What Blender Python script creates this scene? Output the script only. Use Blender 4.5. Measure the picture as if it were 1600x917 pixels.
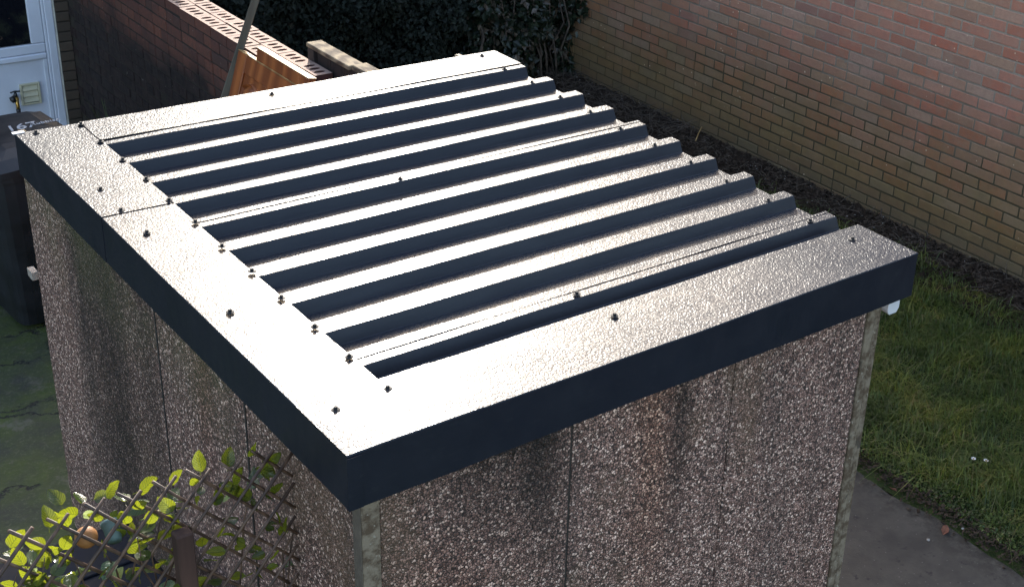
import bpy, bmesh, math, random
import numpy as np
from mathutils import Vector, Matrix, Euler
random.seed(7); RNG = np.random.default_rng(7)
for o in list(bpy.data.objects): bpy.data.objects.remove(o)
scene = bpy.context.scene
C = scene.collection
R = math.radians

# ---------------- camera ----------------
CAM = (-1.2977, -2.5392, 1.9369); CROT = (1.1204983, -0.0576083, -0.6817036); FPX = 2130.63; OX, OY = 190.74, -57.25
cd = bpy.data.cameras.new('camera'); cam = bpy.data.objects.new('camera', cd); C.objects.link(cam)
cam.location = CAM; cam.rotation_euler = CROT
cd.sensor_fit = 'HORIZONTAL'; cd.sensor_width = 36; cd.lens = FPX/1600*36
cd.shift_x = -OX/1600; cd.shift_y = OY/1600
cd.clip_start = .05; cd.clip_end = 500
scene.camera = cam
# ---------------- world, sun, exposure ----------------
SUN_AZ, SUN_EL = R(29), R(27)
w = bpy.data.worlds.new('World'); scene.world = w; w.use_nodes = True
nt = w.node_tree; nt.nodes.clear()
sky = nt.nodes.new('ShaderNodeTexSky'); sky.sky_type = 'NISHITA'; sky.sun_disc = False
sky.sun_elevation = SUN_EL; sky.sun_rotation = SUN_AZ; sky.altitude = 50; sky.dust_density = 2.5; sky.ozone_density = .6
bg = nt.nodes.new('ShaderNodeBackground'); bg.inputs[1].default_value = .15
wo = nt.nodes.new('ShaderNodeOutputWorld')
nt.links.new(sky.outputs[0], bg.inputs[0]); nt.links.new(bg.outputs[0], wo.inputs[0])
sd = Vector((math.sin(SUN_AZ)*math.cos(SUN_EL), math.cos(SUN_AZ)*math.cos(SUN_EL), math.sin(SUN_EL)))
sl = bpy.data.lights.new('sun', 'SUN'); sl.energy = 2.0; sl.angle = R(.53); sl.color = (1, .993, .975)
so = bpy.data.objects.new('sun', sl); C.objects.link(so); so.rotation_euler = sd.to_track_quat('Z', 'Y').to_euler()
scene.view_settings.view_transform = 'Standard'; scene.view_settings.look = 'None'
scene.view_settings.exposure = 2.0; scene.view_settings.use_white_balance = True; scene.view_settings.white_balance_temperature = 6900; scene.view_settings.white_balance_tint = 10; scene.view_settings.gamma = 1
scene.render.engine = 'CYCLES'
scene.cycles.max_bounces = 6

# which point of the photo a place falls on (used only to rank repeats by how large they show)
_RM = Euler(CROT).to_matrix()
def px(x, y, z):
    c = (Vector((x, y, z))-Vector(CAM)) @ _RM
    return 800+OX+FPX*c.x/-c.z, 458.5+OY-FPX*c.y/-c.z, -c.z

# ---------------- material helpers ----------------
class NT:
    def __init__(s, name):
        s.m = bpy.data.materials.new(name); s.m.use_nodes = True; s.t = s.m.node_tree; s.t.nodes.clear()
        s.out = s.t.nodes.new('ShaderNodeOutputMaterial'); s.b = s.t.nodes.new('ShaderNodeBsdfPrincipled')
        s.t.links.new(s.b.outputs[0], s.out.inputs[0]); s.geo = None
    def n(s, typ, **kw):
        nd = s.t.nodes.new('ShaderNode'+typ)
        for k, v in kw.items():
            if k.startswith('i_'):
                s.put(nd.inputs[k[2:].replace('_', ' ')], v)
            else: setattr(nd, k, v)
        return nd
    def put(s, sock, v):
        if isinstance(v, bpy.types.NodeSocket): s.t.links.new(v, sock)
        elif isinstance(v, (tuple, list)) and len(v) == 3 and sock.type == 'RGBA': sock.default_value = (*v, 1)
        else: sock.default_value = v
    def pos(s):
        if not s.geo: s.geo = s.n('NewGeometry')
        return s.geo.outputs['Position']
    def obj(s): return s.n('TexCoord').outputs['Object']
    def mapping(s, vec, scale=(1, 1, 1), loc=(0, 0, 0), rot=(0, 0, 0)):
        return s.n('Mapping', i_Vector=vec, i_Scale=scale, i_Location=loc, i_Rotation=rot).outputs[0]
    def noise(s, vec, scale, detail=3, rough=.55, dist=0, col=False):
        nd = s.n('TexNoise', i_Vector=vec, i_Scale=scale, i_Detail=detail, i_Roughness=rough, i_Distortion=dist)
        return nd.outputs['Color' if col else 'Fac']
    def voro(s, vec, scale, feature='F1', out='Distance', rnd=1):
        return s.n('TexVoronoi', feature=feature, i_Vector=vec, i_Scale=scale, i_Randomness=rnd).outputs[out]
    def ramp(s, fac, stops, interp='LINEAR'):
        nd = s.n('ValToRGB', i_Fac=fac); cr = nd.color_ramp; cr.interpolation = interp
        while len(cr.elements) > len(stops): cr.elements.remove(cr.elements[-1])
        while len(cr.elements) < len(stops): cr.elements.new(1)
        for e, (p, c) in zip(cr.elements, stops):
            e.position = p; e.color = (c, c, c, 1) if isinstance(c, (int, float)) else (*c, 1)
        return nd.outputs[0]
    def mix(s, fac, a, b, mode='MIX'):
        nd = s.n('Mix', data_type='RGBA', blend_type=mode)
        s.put(nd.inputs[0], fac); s.put(nd.inputs[6], a); s.put(nd.inputs[7], b)
        return nd.outputs[2]
    def math(s, op, a, b=0, c=0, clamp=False):
        nd = s.n('Math', operation=op, use_clamp=clamp); s.put(nd.inputs[0], a); s.put(nd.inputs[1], b); s.put(nd.inputs[2], c)
        return nd.outputs[0]
    def sep(s, vec): return s.n('SeparateXYZ', i_Vector=vec).outputs
    def rng(s, v, a, b, c=0, d=1):
        return s.n('MapRange', i_Value=v, i_From_Min=a, i_From_Max=b, i_To_Min=c, i_To_Max=d).outputs[0]
    def bump(s, h, strength=.5, dist=.01, normal=None):
        nd = s.n('Bump', i_Height=h, i_Strength=strength, i_Distance=dist)
        if normal is not None: s.put(nd.inputs['Normal'], normal)
        return nd.outputs[0]
    def rand(s):
        a = s.n('ObjectInfo').outputs['Random']; g = s.n('NewGeometry').outputs['Random Per Island']
        return s.math('FRACT', s.math('ADD', s.math('MULTIPLY', a, 1.0), g))
    def fin(s, col, rough=.7, normal=None, metal=0, spec=.5):
        s.put(s.b.inputs['Base Color'], col); s.put(s.b.inputs['Roughness'], rough); s.put(s.b.inputs['Metallic'], metal)
        s.put(s.b.inputs['Specular IOR Level'], spec)
        if normal is not None: s.put(s.b.inputs['Normal'], normal)
        return s.m

M = {}
def plain(name, col, rough=.6, var=.25, scale=20, bump=.15, metal=0, spec=.5, dist=.003):
    k = NT(name); f = k.noise(k.pos(), scale, 5)
    c = k.mix(k.rng(f, .3, .7), tuple(x*(1-var) for x in col), tuple(min(1, x*(1+var)) for x in col))
    M[name] = k.fin(c, k.rng(f, .3, .7, rough-.08, rough+.08), k.bump(k.noise(k.pos(), scale*6, 4), bump, dist), metal, spec); return M[name]

# plastic-coated steel, leather grain on the weather side
def mk_roof():
    k = NT('coated_steel'); p = k.pos()
    warp = k.n('VectorMath', operation='MULTIPLY_ADD'); k.put(warp.inputs[0], k.noise(p, 90, 2, col=True)); k.put(warp.inputs[1], (.010, .010, .010)); k.put(warp.inputs[2], p)
    grain = k.math('MULTIPLY_ADD', k.math('SINE', k.math('MULTIPLY', k.noise(p, 64, 1, .45, .3), 22)), .5, .5)
    wear = k.rng(k.noise(k.mapping(p, (.6, 1.5, 1)), 2.4, 6, .6), .35, .7)
    dirt = k.noise(p, 3.2, 6, .6)
    streak = k.noise(k.mapping(p, (1.2, 14, 14)), 1.5, 4)
    col = k.mix(k.rng(dirt, .35, .75), (.014, .018, .027), (.026, .030, .036))
    rough = k.math('ADD', k.rng(dirt, .3, .7, .34, .41), k.math('MULTIPLY', k.rng(streak, .4, .7), .05))
    broad = k.bump(k.noise(p, 4.5, 2), .25, .004)
    M['roof'] = k.fin(col, rough, k.bump(grain, .46, .0020, broad), 0, .085); k.b.inputs['Coat Weight'].default_value = .22; k.b.inputs['Coat Roughness'].default_value = .2; k.put(k.b.inputs['Coat Normal'], k.bump(grain, .14, .0016, broad))
    k.put(k.b.inputs['Coat Roughness'], k.rng(wear, 0, 1, .17, .27)); k.put(k.b.inputs['Coat Weight'], k.rng(k.noise(k.mapping(p, (.7, 2.2, 1)), 5, 7, .68), .35, .6, .27, .15))
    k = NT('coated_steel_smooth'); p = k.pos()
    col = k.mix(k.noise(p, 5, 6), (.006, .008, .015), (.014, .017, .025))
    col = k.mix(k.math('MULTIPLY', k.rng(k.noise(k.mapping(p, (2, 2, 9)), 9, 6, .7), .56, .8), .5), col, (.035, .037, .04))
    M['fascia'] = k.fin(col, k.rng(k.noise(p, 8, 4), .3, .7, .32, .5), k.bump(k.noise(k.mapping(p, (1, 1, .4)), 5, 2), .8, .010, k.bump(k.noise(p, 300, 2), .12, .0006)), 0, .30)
    k = NT('coated_steel_shaded_web'); p = k.pos()
    col = k.mix(k.noise(p, 6, 6), (.005, .007, .013), (.011, .014, .021))  # same steel as the sheet; shade on the upright webs put into colour
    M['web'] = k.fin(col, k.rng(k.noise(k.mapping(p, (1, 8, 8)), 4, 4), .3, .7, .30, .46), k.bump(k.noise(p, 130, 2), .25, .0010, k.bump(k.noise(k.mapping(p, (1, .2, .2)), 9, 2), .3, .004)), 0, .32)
mk_roof()

def mk_aggregate():
    k = NT('exposed_aggregate'); p = k.pos(); sx, sy, sz = k.sep(p)
    wv = k.n('VectorMath', operation='MULTIPLY_ADD'); k.put(wv.inputs[0], k.noise(p, 120, 1, col=True)); k.put(wv.inputs[1], (.006, .006, .006)); k.put(wv.inputs[2], p)
    q = wv.outputs[0]
    cell = k.n('TexVoronoi', feature='F1', i_Vector=q, i_Scale=118)
    e = k.voro(q, 118, 'DISTANCE_TO_EDGE')
    rnd = k.sep(cell.outputs['Color'])
    stone = k.ramp(rnd[0], [(0, (.05, .034, .030)), (.22, (.19, .125, .11)), (.42, (.33, .235, .215)), (.60, (.46, .35, .32)), (.74, (.22, .16, .15)), (.84, (.72, .60, .55)), (1, (.88, .80, .75))])
    stone = k.mix(k.math('MULTIPLY', k.noise(p, 500, 2), .25), stone, (.15, .10, .09)); stone = k.mix(1, stone, (1.28, .99, .84), 'MULTIPLY')
    joint = k.rng(e, .04, .17)
    col = k.mix(joint, (.022, .016, .014), stone)
    big = k.noise(k.mapping(p, (1, 1, .35)), 2.3, 5, .6)
    dark = k.rng(big, .48, .68)
    # soot and algae that run down below the eaves
    st = k.noise(k.mapping(p, (1, 1, .10), (3.1, 1.7, 0)), 4.2, 4, .6)
    streak = k.rng(st, .50, .66)
    col = k.mix(k.math('MULTIPLY', dark, .30), col, k.mix(.5, col, (.02, .017, .016), 'MULTIPLY'))
    col = k.mix(k.math('MULTIPLY', streak, .34), col, (.028, .024, .022))
    ragged = k.math('SUBTRACT', k.noise(k.mapping(p, (1, 1, .5)), 7, 5, .65), .5)
    onleft = k.rng(sx, .085, .075); onfront = k.rng(sy, .075, .065)
    def band(coord, c, w_, gate, z0, z1, amt, colr, col):
        d = k.math('DIVIDE', k.math('ADD', k.math('SUBTRACT', coord, c), k.math('MULTIPLY', ragged, w_*1.1)), w_)
        f = k.math('EXPONENT', k.math('MULTIPLY', k.math('MULTIPLY', d, d), -1))
        f = k.math('MULTIPLY', k.math('MULTIPLY', f, gate), k.rng(sz, z0, z1))
        f = k.math('MULTIPLY', f, k.rng(k.noise(p, 11, 5, .7), .25, .5, .65, 1))
        return k.mix(k.math('MULTIPLY', f, amt), col, k.mix(1, col, colr, 'MULTIPLY'))
    sootc = (.17, .155, .15)
    col = band(sy, 1.90, .30, onleft, -3.6, -1.0, 1.0, sootc, col)
    col = band(sy, 2.17, .12, onleft, -1.3, -.3, .85, sootc, col)
    col = band(sy, 1.52, .10, onleft, -2.2, -.5, .65, sootc, col)
    col = band(sy, 1.05, .07, onleft, -.85, -.35, .60, (.55, .28, .22), col)
    col = band(sx, .63, .085, onfront, -.75, -.30, 1.0, sootc, col)
    col = band(sx, .50, .20, onfront, -.55, -.20, .85, sootc, col)
    col = band(sx, 1.17, .05, onfront, -.90, -.30, .85, sootc, col)
    col = band(sx, 1.06, .10, onfront, -1.3, -.42, .65, (.74, .56, .42), col)
    col = band(sx, .30, .22, onfront, -.25, -.60, .45, (.85, .60, .48), col)
    brown = k.rng(k.noise(k.mapping(p, (1, 1, .45), (9, 4, 2)), 2.6, 4), .56, .70)
    col = k.mix(k.math('MULTIPLY', brown, .45), col, (.13, .078, .04))
    top = k.math('MULTIPLY', k.rng(sz, -.62, -.16), k.rng(k.noise(p, 3.4, 5), .36, .58))
    side = k.rng(sy, .3, .9)
    moss = k.math('MULTIPLY', top, side)
    col = k.mix(k.math('MULTIPLY', moss, .62), col, (.085, .085, .03))
    h = k.math('ADD', k.math('MINIMUM', e, .3), k.math('MULTIPLY', rnd[1], .35))
    M['aggregate'] = k.fin(col, k.rng(rnd[2], 0, 1, .35, .85), k.bump(h, .9, .006))
    k = NT('concrete_edge'); p = k.pos()
    c = k.mix(k.rng(k.noise(p, 26, 6, .7), .42, .58), (.085, .055, .032), (.21, .165, .115))
    c = k.mix(k.math('MULTIPLY', k.rng(k.noise(p, 14, 3), .60, .66), .75), c, (.045, .035, .025))
    c = k.mix(k.rng(k.noise(p, 60, 2), .66, .72), c, (.30, .26, .20))
    M['edge'] = k.fin(c, .85, k.bump(k.noise(p, 120, 5), .5, .003))
    k = NT('joint_filler'); p = k.pos()
    M['joint'] = k.fin(k.mix(k.noise(p, 30, 5), (.008, .007, .006), (.045, .036, .028)), .9)
    k = NT('concrete_margin'); p = k.pos()
    c = k.mix(k.noise(p, 30, 6, .7), (.045, .034, .024), (.14, .11, .08))
    M['margin'] = k.fin(c, .85, k.bump(k.noise(p, 150, 5), .5, .003))
mk_aggregate()

def mk_brick(name, kind):
    k = NT(name); p = k.pos(); sx, sy, sz = k.sep(p); r = k.rand(); o = k.obj()
    n1 = k.noise(p, 38, 6, .65); n2 = k.noise(p, 180, 4, .7); n3 = k.noise(p, 9, 4)
    if kind == 'house':
        base = k.ramp(r, [(0, (.235, .088, .056)), (.14, (.245, .135, .098)), (.28, (.175, .112, .080)), (.40, (.225, .095, .062)), (.52, (.21, .150, .105)), (.64, (.265, .130, .095)), (.74, (.150, .085, .068)), (.84, (.235, .175, .135)), (.93, (.260, .105, .060)), (1, (.195, .155, .115))])
        c = k.mix(k.math('MULTIPLY', k.rng(n1, .35, .7), .5), base, (.14, .095, .08))
        c = k.mix(k.math('MULTIPLY', k.rng(n3, .5, .75), .5), c, (.19, .155, .12))
        c = k.mix(k.math('MULTIPLY', k.rng(n2, .55, .8), .35), c, (.34, .27, .21))
        alg = k.math('MULTIPLY', k.rng(k.math('ADD', sz, k.math('MULTIPLY', k.noise(p, 2.6, 4), .9)), -.30, -1.20), .72)
        c = k.mix(alg, c, k.mix(k.noise(p, 12, 5), (.050, .050, .018), (.125, .108, .036)))
        foot = k.rng(k.math('ADD', sz, k.math('MULTIPLY', k.noise(p, 4, 4), .25)), -1.52, -1.80)
        c = k.mix(k.math('MULTIPLY', foot, .55), c, (.05, .052, .042))
        fl = k.voro(p, 17, 'F1'); fs = k.rng(fl, .11, .07)
        gate = k.rng(k.noise(p, 3.1, 2), .50, .62)
        c = k.mix(k.math('MULTIPLY', k.math('MULTIPLY', fs, gate), .75), c, (.46, .42, .30))
        rg = .82
    elif kind == 'garden':
        base = k.ramp(r, [(0, (.13, .048, .034)), (.3, (.10, .042, .032)), (.55, (.17, .062, .040)), (.8, (.075, .038, .032)), (1, (.12, .052, .036))])
        c = k.mix(k.math('MULTIPLY', k.rng(n1, .35, .7), .6), base, (.05, .034, .03))
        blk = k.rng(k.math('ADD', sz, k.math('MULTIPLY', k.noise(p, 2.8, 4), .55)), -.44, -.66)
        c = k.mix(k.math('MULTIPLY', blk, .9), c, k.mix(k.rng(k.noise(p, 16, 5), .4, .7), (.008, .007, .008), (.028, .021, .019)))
        fs = k.rng(k.noise(p, 40, 3), .70, .76); c = k.mix(k.math('MULTIPLY', fs, .7), c, (.22, .20, .17))
        rg = .85
    elif kind == 'top':
        c = k.mix(n1, (.30, .20, .155), (.42, .31, .25)); c = k.mix(k.rng(n2, .6, .8), c, (.17, .10, .08)); rg = .85  # paler than the brick sides: sun on the tops put into colour
    else:
        c = k.mix(r, (.062, .046, .034), (.10, .072, .05)); c = k.mix(n1, c, (.05, .04, .032)); rg = .9
    if kind == 'house': c = k.mix(1, c, (1.72, 1.43, 1.33), 'MULTIPLY')
    M[name] = k.fin(c, rg, k.bump(k.math('ADD', n1, k.math('MULTIPLY', n2, .5)), .55, .003), 0, .3)
mk_brick('brick_house', 'house'); mk_brick('brick_garden', 'garden'); mk_brick('brick_top_sunlit', 'top'); mk_brick('brick_pier', 'pier')
def mk_mortar():
    k = NT('mortar'); p = k.pos(); sx, sy, sz = k.sep(p)
    c = k.mix(k.noise(p, 30, 5, .7), (.20, .15, .115), (.40, .32, .25))
    alg = k.rng(k.math('ADD', sz, k.math('MULTIPLY', k.noise(p, 2.5, 4), .8)), -.25, -.95)
    c = k.mix(alg, c, k.mix(k.noise(p, 20, 4), (.045, .036, .022), (.11, .088, .05)))
    M['mortar'] = k.fin(c, .95, k.bump(k.noise(p, 150, 4), .6, .003), 0, .2)
    k = NT('mortar_dark'); p = k.pos()
    M['mortar_dark'] = k.fin(k.mix(k.noise(p, 18, 5), (.018, .016, .014), (.055, .046, .038)), .95, k.bump(k.noise(p, 150, 4), .6, .003), 0, .2)
mk_mortar()
def mk_ground():
    k = NT('mossy_concrete'); p = k.pos(); sc_ = .75
    n = k.noise(p, 2.2, 7, .62); m = k.noise(p, 14, 6, .7)
    c = k.mix(m, (.028, .032, .024), (.060, .062, .05))
    c = k.mix(k.rng(n, .34, .56), c, k.mix(m, (.036, .058, .008), (.100, .140, .020)))
    c = k.mix(k.math('MULTIPLY', k.rng(k.noise(p, 5, 5, .7), .60, .68), .7), c, (.16, .15, .12))
    crack = k.voro(k.n('VectorMath', operation='ADD', i_Vector=p).outputs[0] if False else k.mapping(k.mix(.35, p, k.noise(p, 3, 5, .7, col=True), 'ADD'), (1, 1.4, 1)), 1.5, 'DISTANCE_TO_EDGE')
    cf = k.math('MULTIPLY', k.rng(crack, .03, .008), k.rng(k.noise(p, 3, 2), .45, .5))
    c = k.mix(cf, c, (.008, .010, .006)); c = k.mix(1, c, (.62, .62, .58), 'MULTIPLY'); c = k.mix(k.math('MULTIPLY', k.rng(k.noise(p, 60, 5, .75), .52, .66), .6), c, (.09, .10, .055))
    M['mossy'] = k.fin(c, .8, k.bump(k.math('ADD', m, k.math('MULTIPLY', cf, -.8)), .8, .008))
    k = NT('path_concrete'); p = k.pos(); sxp = k.sep(p)[0]; n = k.noise(p, 5, 7, .65)
    c = k.mix(k.rng(n, .35, .65), (.034, .030, .025), (.062, .055, .045))
    c = k.mix(k.rng(k.noise(p, 19, 3, .6), .64, .72), c, (.022, .020, .018))
    c = k.mix(k.math('MULTIPLY', k.rng(k.voro(p, 33), .12, .05), .6), c, (.16, .155, .14))
    pit = k.rng(k.voro(k.mapping(p, (1, 1.3, 1)), 11), .10, .04); pg = k.rng(k.noise(p, 1.9, 2), .48, .56)
    c = k.mix(k.math('MULTIPLY', k.math('MULTIPLY', pit, pg), .8), c, (.008, .008, .007))
    c = k.mix(k.math('MULTIPLY', k.rng(sxp, 3.12, 3.29), k.rng(k.noise(p, 16, 5, .7), .42, .6)), c, (.020, .017, .012))
    M['path'] = k.fin(c, .88, k.bump(k.noise(p, 90, 6, .7), .6, .004))
    k = NT('soil'); p = k.pos(); n = k.noise(p, 25, 7, .7)
    M['soil'] = k.fin(k.mix(n, (.012, .008, .005), (.060, .038, .024)), .95, k.bump(k.noise(p, 50, 6, .75), 1, .02), 0, .2)
    k = NT('turf'); p = k.pos(); n = k.noise(p, 9, 6, .7)
    M['turf'] = k.fin(k.mix(n, (.012, .020, .006), (.04, .06, .015)), .95, k.bump(n, 1, .02), 0, .2)
mk_ground()
def leafmat(name, a, b, trans=.35, rough=.35, veins=False, dry=None, tr_col=None):
    k = NT(name); r = k.rand(); p = k.pos()
    c = k.mix(r, a, b)
    if dry: c = k.mix(k.rng(k.math('FRACT', k.math('MULTIPLY', r, 7.31)), .80, .84), c, dry)
    if name == 'grass': c = k.mix(1, c, k.ramp(k.noise(p, 3.1, 5, .65), [(.36, (.42, .50, .50)), (.5, (.95, 1, 1)), (.64, (1.5, 1.25, 1.0))]), 'MULTIPLY')
    nrm = None
    if veins:
        uv = k.n('TexCoord').outputs['UV']; ux, uy, uz = k.sep(uv)
        d = k.math('ABSOLUTE', k.math('SUBTRACT', ux, .5))
        ph = k.math('FRACT', k.math('SUBTRACT', k.math('MULTIPLY', uy, 8), k.math('MULTIPLY', d, 5)))
        vein = k.math('MAXIMUM', k.rng(k.math('ABSOLUTE', k.math('SUBTRACT', ph, .5)), .16, .05), k.rng(d, .035, .015))
        c = k.mix(k.math('MULTIPLY', vein, .55), c, tuple(x*.25 for x in a))
        nrm = k.bump(vein, .5, .002)
    k.fin(c, rough, nrm)
    t = k.n('BsdfTranslucent'); k.put(t.inputs[0], k.mix(.85, c, tr_col or (.45, .60, .06)))
    if veins: k.put(t.inputs[0], k.mix(k.math('MULTIPLY', vein, .7), tr_col, (.10, .17, .02)))
    mx = k.n('MixShader'); mx.inputs[0].default_value = trans
    k.t.links.new(k.b.outputs[0], mx.inputs[1]); k.t.links.new(t.outputs[0], mx.inputs[2]); k.t.links.new(mx.outputs[0], k.out.inputs[0])
    M[name] = k.m
leafmat('ivy', (.004, .009, .005), (.020, .030, .015), .2, .42, dry=(.10, .075, .055), tr_col=(.10, .16, .03))
leafmat('conifer', (.003, .007, .004), (.009, .016, .008), .08, .75, tr_col=(.03, .05, .01))
leafmat('grass', (.032, .064, .012), (.150, .178, .036), .3, .5, dry=(.15, .13, .05), tr_col=(.12, .2, .03))
leafmat('trellis_leaf', (.011, .030, .010), (.032, .056, .014), .30, .20, True, tr_col=(.50, .56, .03))
leafmat('trellis_leaf_pale', (.08, .15, .09), (.15, .22, .14), .35, .28, True, tr_col=(.55, .65, .25))
def wood(name, a, b, scale=6, stretch=(1, 1, .08), rough=.5, rand=False):
    k = NT(name); o = k.obj(); q = k.mapping(o, stretch)
    wv = k.n('TexWave', wave_type='RINGS', i_Vector=q, i_Scale=scale*.5, i_Distortion=9, i_Detail=4, i_Detail_Scale=1.6)
    f = k.math('ADD', k.math('MULTIPLY', wv.outputs['Fac'], .55), k.math('MULTIPLY', k.noise(k.mapping(o, tuple(x*8 for x in stretch)), 14, 5), .45))
    c = k.mix(k.rng(f, .2, .8), a, b)
    if rand: c = k.mix(k.math('MULTIPLY', k.rand(), .5), c, a)
    M[name] = k.fin(c, rough, k.bump(f, .3, .002)); return k
wood('door_wood', (.19, .050, .014), (.36, .110, .030), 5, rough=.42)
wood('raw_wood', (.26, .15, .05), (.44, .28, .11), 5, rough=.6)
wood('weathered_wood', (.060, .052, .038), (.15, .135, .10), 9, rough=.85, rand=True)
wood('dark_wood', (.018, .015, .013), (.05, .040, .033), 9, rough=.85, rand=True)
wood('post_wood', (.035, .015, .010), (.085, .040, .027), 9, rough=.85)
wood('lichen_wood', (.055, .038, .024), (.24, .19, .12), 14, (1, .3, 1), .9)
wood('willow', (.040, .020, .012), (.14, .078, .046), 30, rough=.55, rand=True)
plain('upvc', (.56, .59, .66), .35, .06, 6, .05)
plain('upvc_dirty', (.60, .58, .50), .5, .2, 20, .1)
plain('vent_plastic', (.50, .47, .33), .5, .1, 20, .1)
plain('black_plastic', (.007, .0085, .012), .5, .35, 7, .25)
plain('box_plastic', (.007, .009, .016), .6, .3, 9, .2, spec=.25)
plain('screw_head', (.006, .006, .007), .75, .2, 40, .05)
plain('brass', (.50, .30, .08), .35, .3, 60, .1, 1)
plain('tap_black', (.012, .012, .012), .4, .2, 60, .1)
plain('paint_white', (.36, .36, .37), .6, .1, 60, .1)
plain('gutter_white', (.62, .62, .64), .4, .05, 10, .05)
plain('terracotta', (.30, .10, .05), .8, .25, 30, .3)
plain('ball_wood', (.22, .09, .022), .6, .3, 26, .3)
plain('teal_pot', (.075, .125, .115), .5, .25, 30, .2)
plain('pale_stone', (.32, .30, .27), .8, .2, 60, .3)
plain('dead_leaf', (.15, .055, .03), .8, .35, 60, .3)
plain('petal', (.8, .8, .78), .7, .05, 60, .1)
plain('twig_mat', (.075, .056, .042), .9, .6, 16, .3)
plain('chip_mat', (.045, .032, .023), .95, .8, 30, .3, spec=.15)
plain('brown_batten', (.30, .26, .22), .8, .3, 30, .3)
plain('room_dark', (.02, .018, .018), .9, .5, 3, .1)
def glassmat():
    k = NT('glass_dark_reflection'); p = k.pos()
    c = k.mix(k.rng(k.noise(p, 7, 5, .6), .45, .65), (.005, .006, .009), (.022, .025, .018))  # opaque pane: dark room and mottled reflection put into its colour
    c = k.mix(k.rng(k.noise(p, 13, 4, .6), .66, .72), c, (.07, .045, .035))
    M['glass'] = k.fin(c, .04)
glassmat()

# ---------------- mesh helpers ----------------
def link(name, mesh, mat, parent=None, loc=None, rot=None):
    o = bpy.data.objects.new(name, mesh); C.objects.link(o)
    if mat is not None and not mesh.materials: mesh.materials.append(mat)
    if parent: o.parent = parent
    if loc is not None: o.location = loc
    if rot is not None: o.rotation_euler = rot
    return o
def thing(name, label, cat, loc=(0, 0, 0), group=None):
    o = bpy.data.objects.new(name, None); C.objects.link(o); o.location = loc
    o['label'] = label; o['category'] = cat
    if group: o['group'] = group
    o.empty_display_size = .1
    return o
def tag(o, label=None, cat=None, group=None, kind=None):
    if label: o['label'] = label
    if cat: o['category'] = cat
    if group: o['group'] = group
    if kind: o['kind'] = kind
    return o
def mesh_py(name, v, f, smooth=False):
    m = bpy.data.meshes.new(name); m.from_pydata([tuple(q) for q in v], [], f); m.update()
    if smooth: m.polygons.foreach_set('use_smooth', [True]*len(m.polygons))
    return m
BOXF = [(0, 3, 2, 1), (4, 5, 6, 7), (0, 1, 5, 4), (1, 2, 6, 5), (2, 3, 7, 6), (3, 0, 4, 7)]
def boxv(x0, x1, y0, y1, z0, z1):
    return [(x0, y0, z0), (x1, y0, z0), (x1, y1, z0), (x0, y1, z0), (x0, y0, z1), (x1, y0, z1), (x1, y1, z1), (x0, y1, z1)]
def boxes(name, bs, bevel=0):
    v, f = [], []
    for b in bs:
        n = len(v); v += boxv(*b); f += [tuple(i+n for i in q) for q in BOXF]
    m = mesh_py(name, v, f)
    if bevel:
        bm = bmesh.new(); bm.from_mesh(m); bmesh.ops.bevel(bm, geom=bm.edges[:], offset=bevel, segments=1, affect='EDGES'); bm.to_mesh(m); bm.free()
    return m
def box(name, b, mat, parent=None, bevel=.0):
    """box part whose origin sits at the box's centre"""
    x0, x1, y0, y1, z0, z1 = b; c = ((x0+x1)/2, (y0+y1)/2, (z0+z1)/2)
    m = boxes(name, [(x0-c[0], x1-c[0], y0-c[1], y1-c[1], z0-c[2], z1-c[2])], bevel)
    if parent: c = tuple(a-b_ for a, b_ in zip(c, parent.location)) if parent.parent is None and parent.type == 'EMPTY' else c
    return link(name, m, mat, parent, c)
def tube(name, pts, rads, seg=8, smooth=True):
    v, f = [], []; P = [Vector(p) for p in pts]; n = len(P)
    if isinstance(rads, (int, float)): rads = [rads]*n
    for i, p in enumerate(P):
        d = (P[min(i+1, n-1)]-P[max(i-1, 0)]).normalized()
        a = d.cross(Vector((0.31, .2, .93))).normalized(); b = d.cross(a)
        for k in range(seg):
            t = 2*math.pi*k/seg; v.append(p+(a*math.cos(t)+b*math.sin(t))*rads[i])
    for i in range(n-1):
        for k in range(seg):
            f.append((i*seg+k, i*seg+(k+1) % seg, (i+1)*seg+(k+1) % seg, (i+1)*seg+k))
    f.append(tuple(range(seg-1, -1, -1))); f.append(tuple((n-1)*seg+k for k in range(seg)))
    return mesh_py(name, v, f, smooth)
def lathe(name, prof, seg=20, smooth=True):
    v, f = [], []
    for r, z in prof:
        for k in range(seg):
            t = 2*math.pi*k/seg; v.append((r*math.cos(t), r*math.sin(t), z))
    for i in range(len(prof)-1):
        for k in range(seg): f.append((i*seg+k, i*seg+(k+1) % seg, (i+1)*seg+(k+1) % seg, (i+1)*seg+k))
    f.append(tuple(range(seg-1, -1, -1))); f.append(tuple((len(prof)-1)*seg+k for k in range(seg)))
    return mesh_py(name, v, f, smooth)
def np_mesh(name, V, F, mat, smooth=False):
    """many faces at once: V (n,3), F (m,k)"""
    m = bpy.data.meshes.new(name); k = F.shape[1]
    m.vertices.add(len(V)); m.vertices.foreach_set('co', V.astype(np.float32).ravel())
    m.loops.add(F.size); m.loops.foreach_set('vertex_index', F.astype(np.int32).ravel())
    m.polygons.add(len(F)); m.polygons.foreach_set('loop_start', np.arange(0, F.size, k, dtype=np.int32))
    m.update(calc_edges=True); m.validate()
    m.polygons.foreach_set('use_smooth', [bool(smooth)]*len(m.polygons))
    m.materials.append(mat)
    return m

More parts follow.
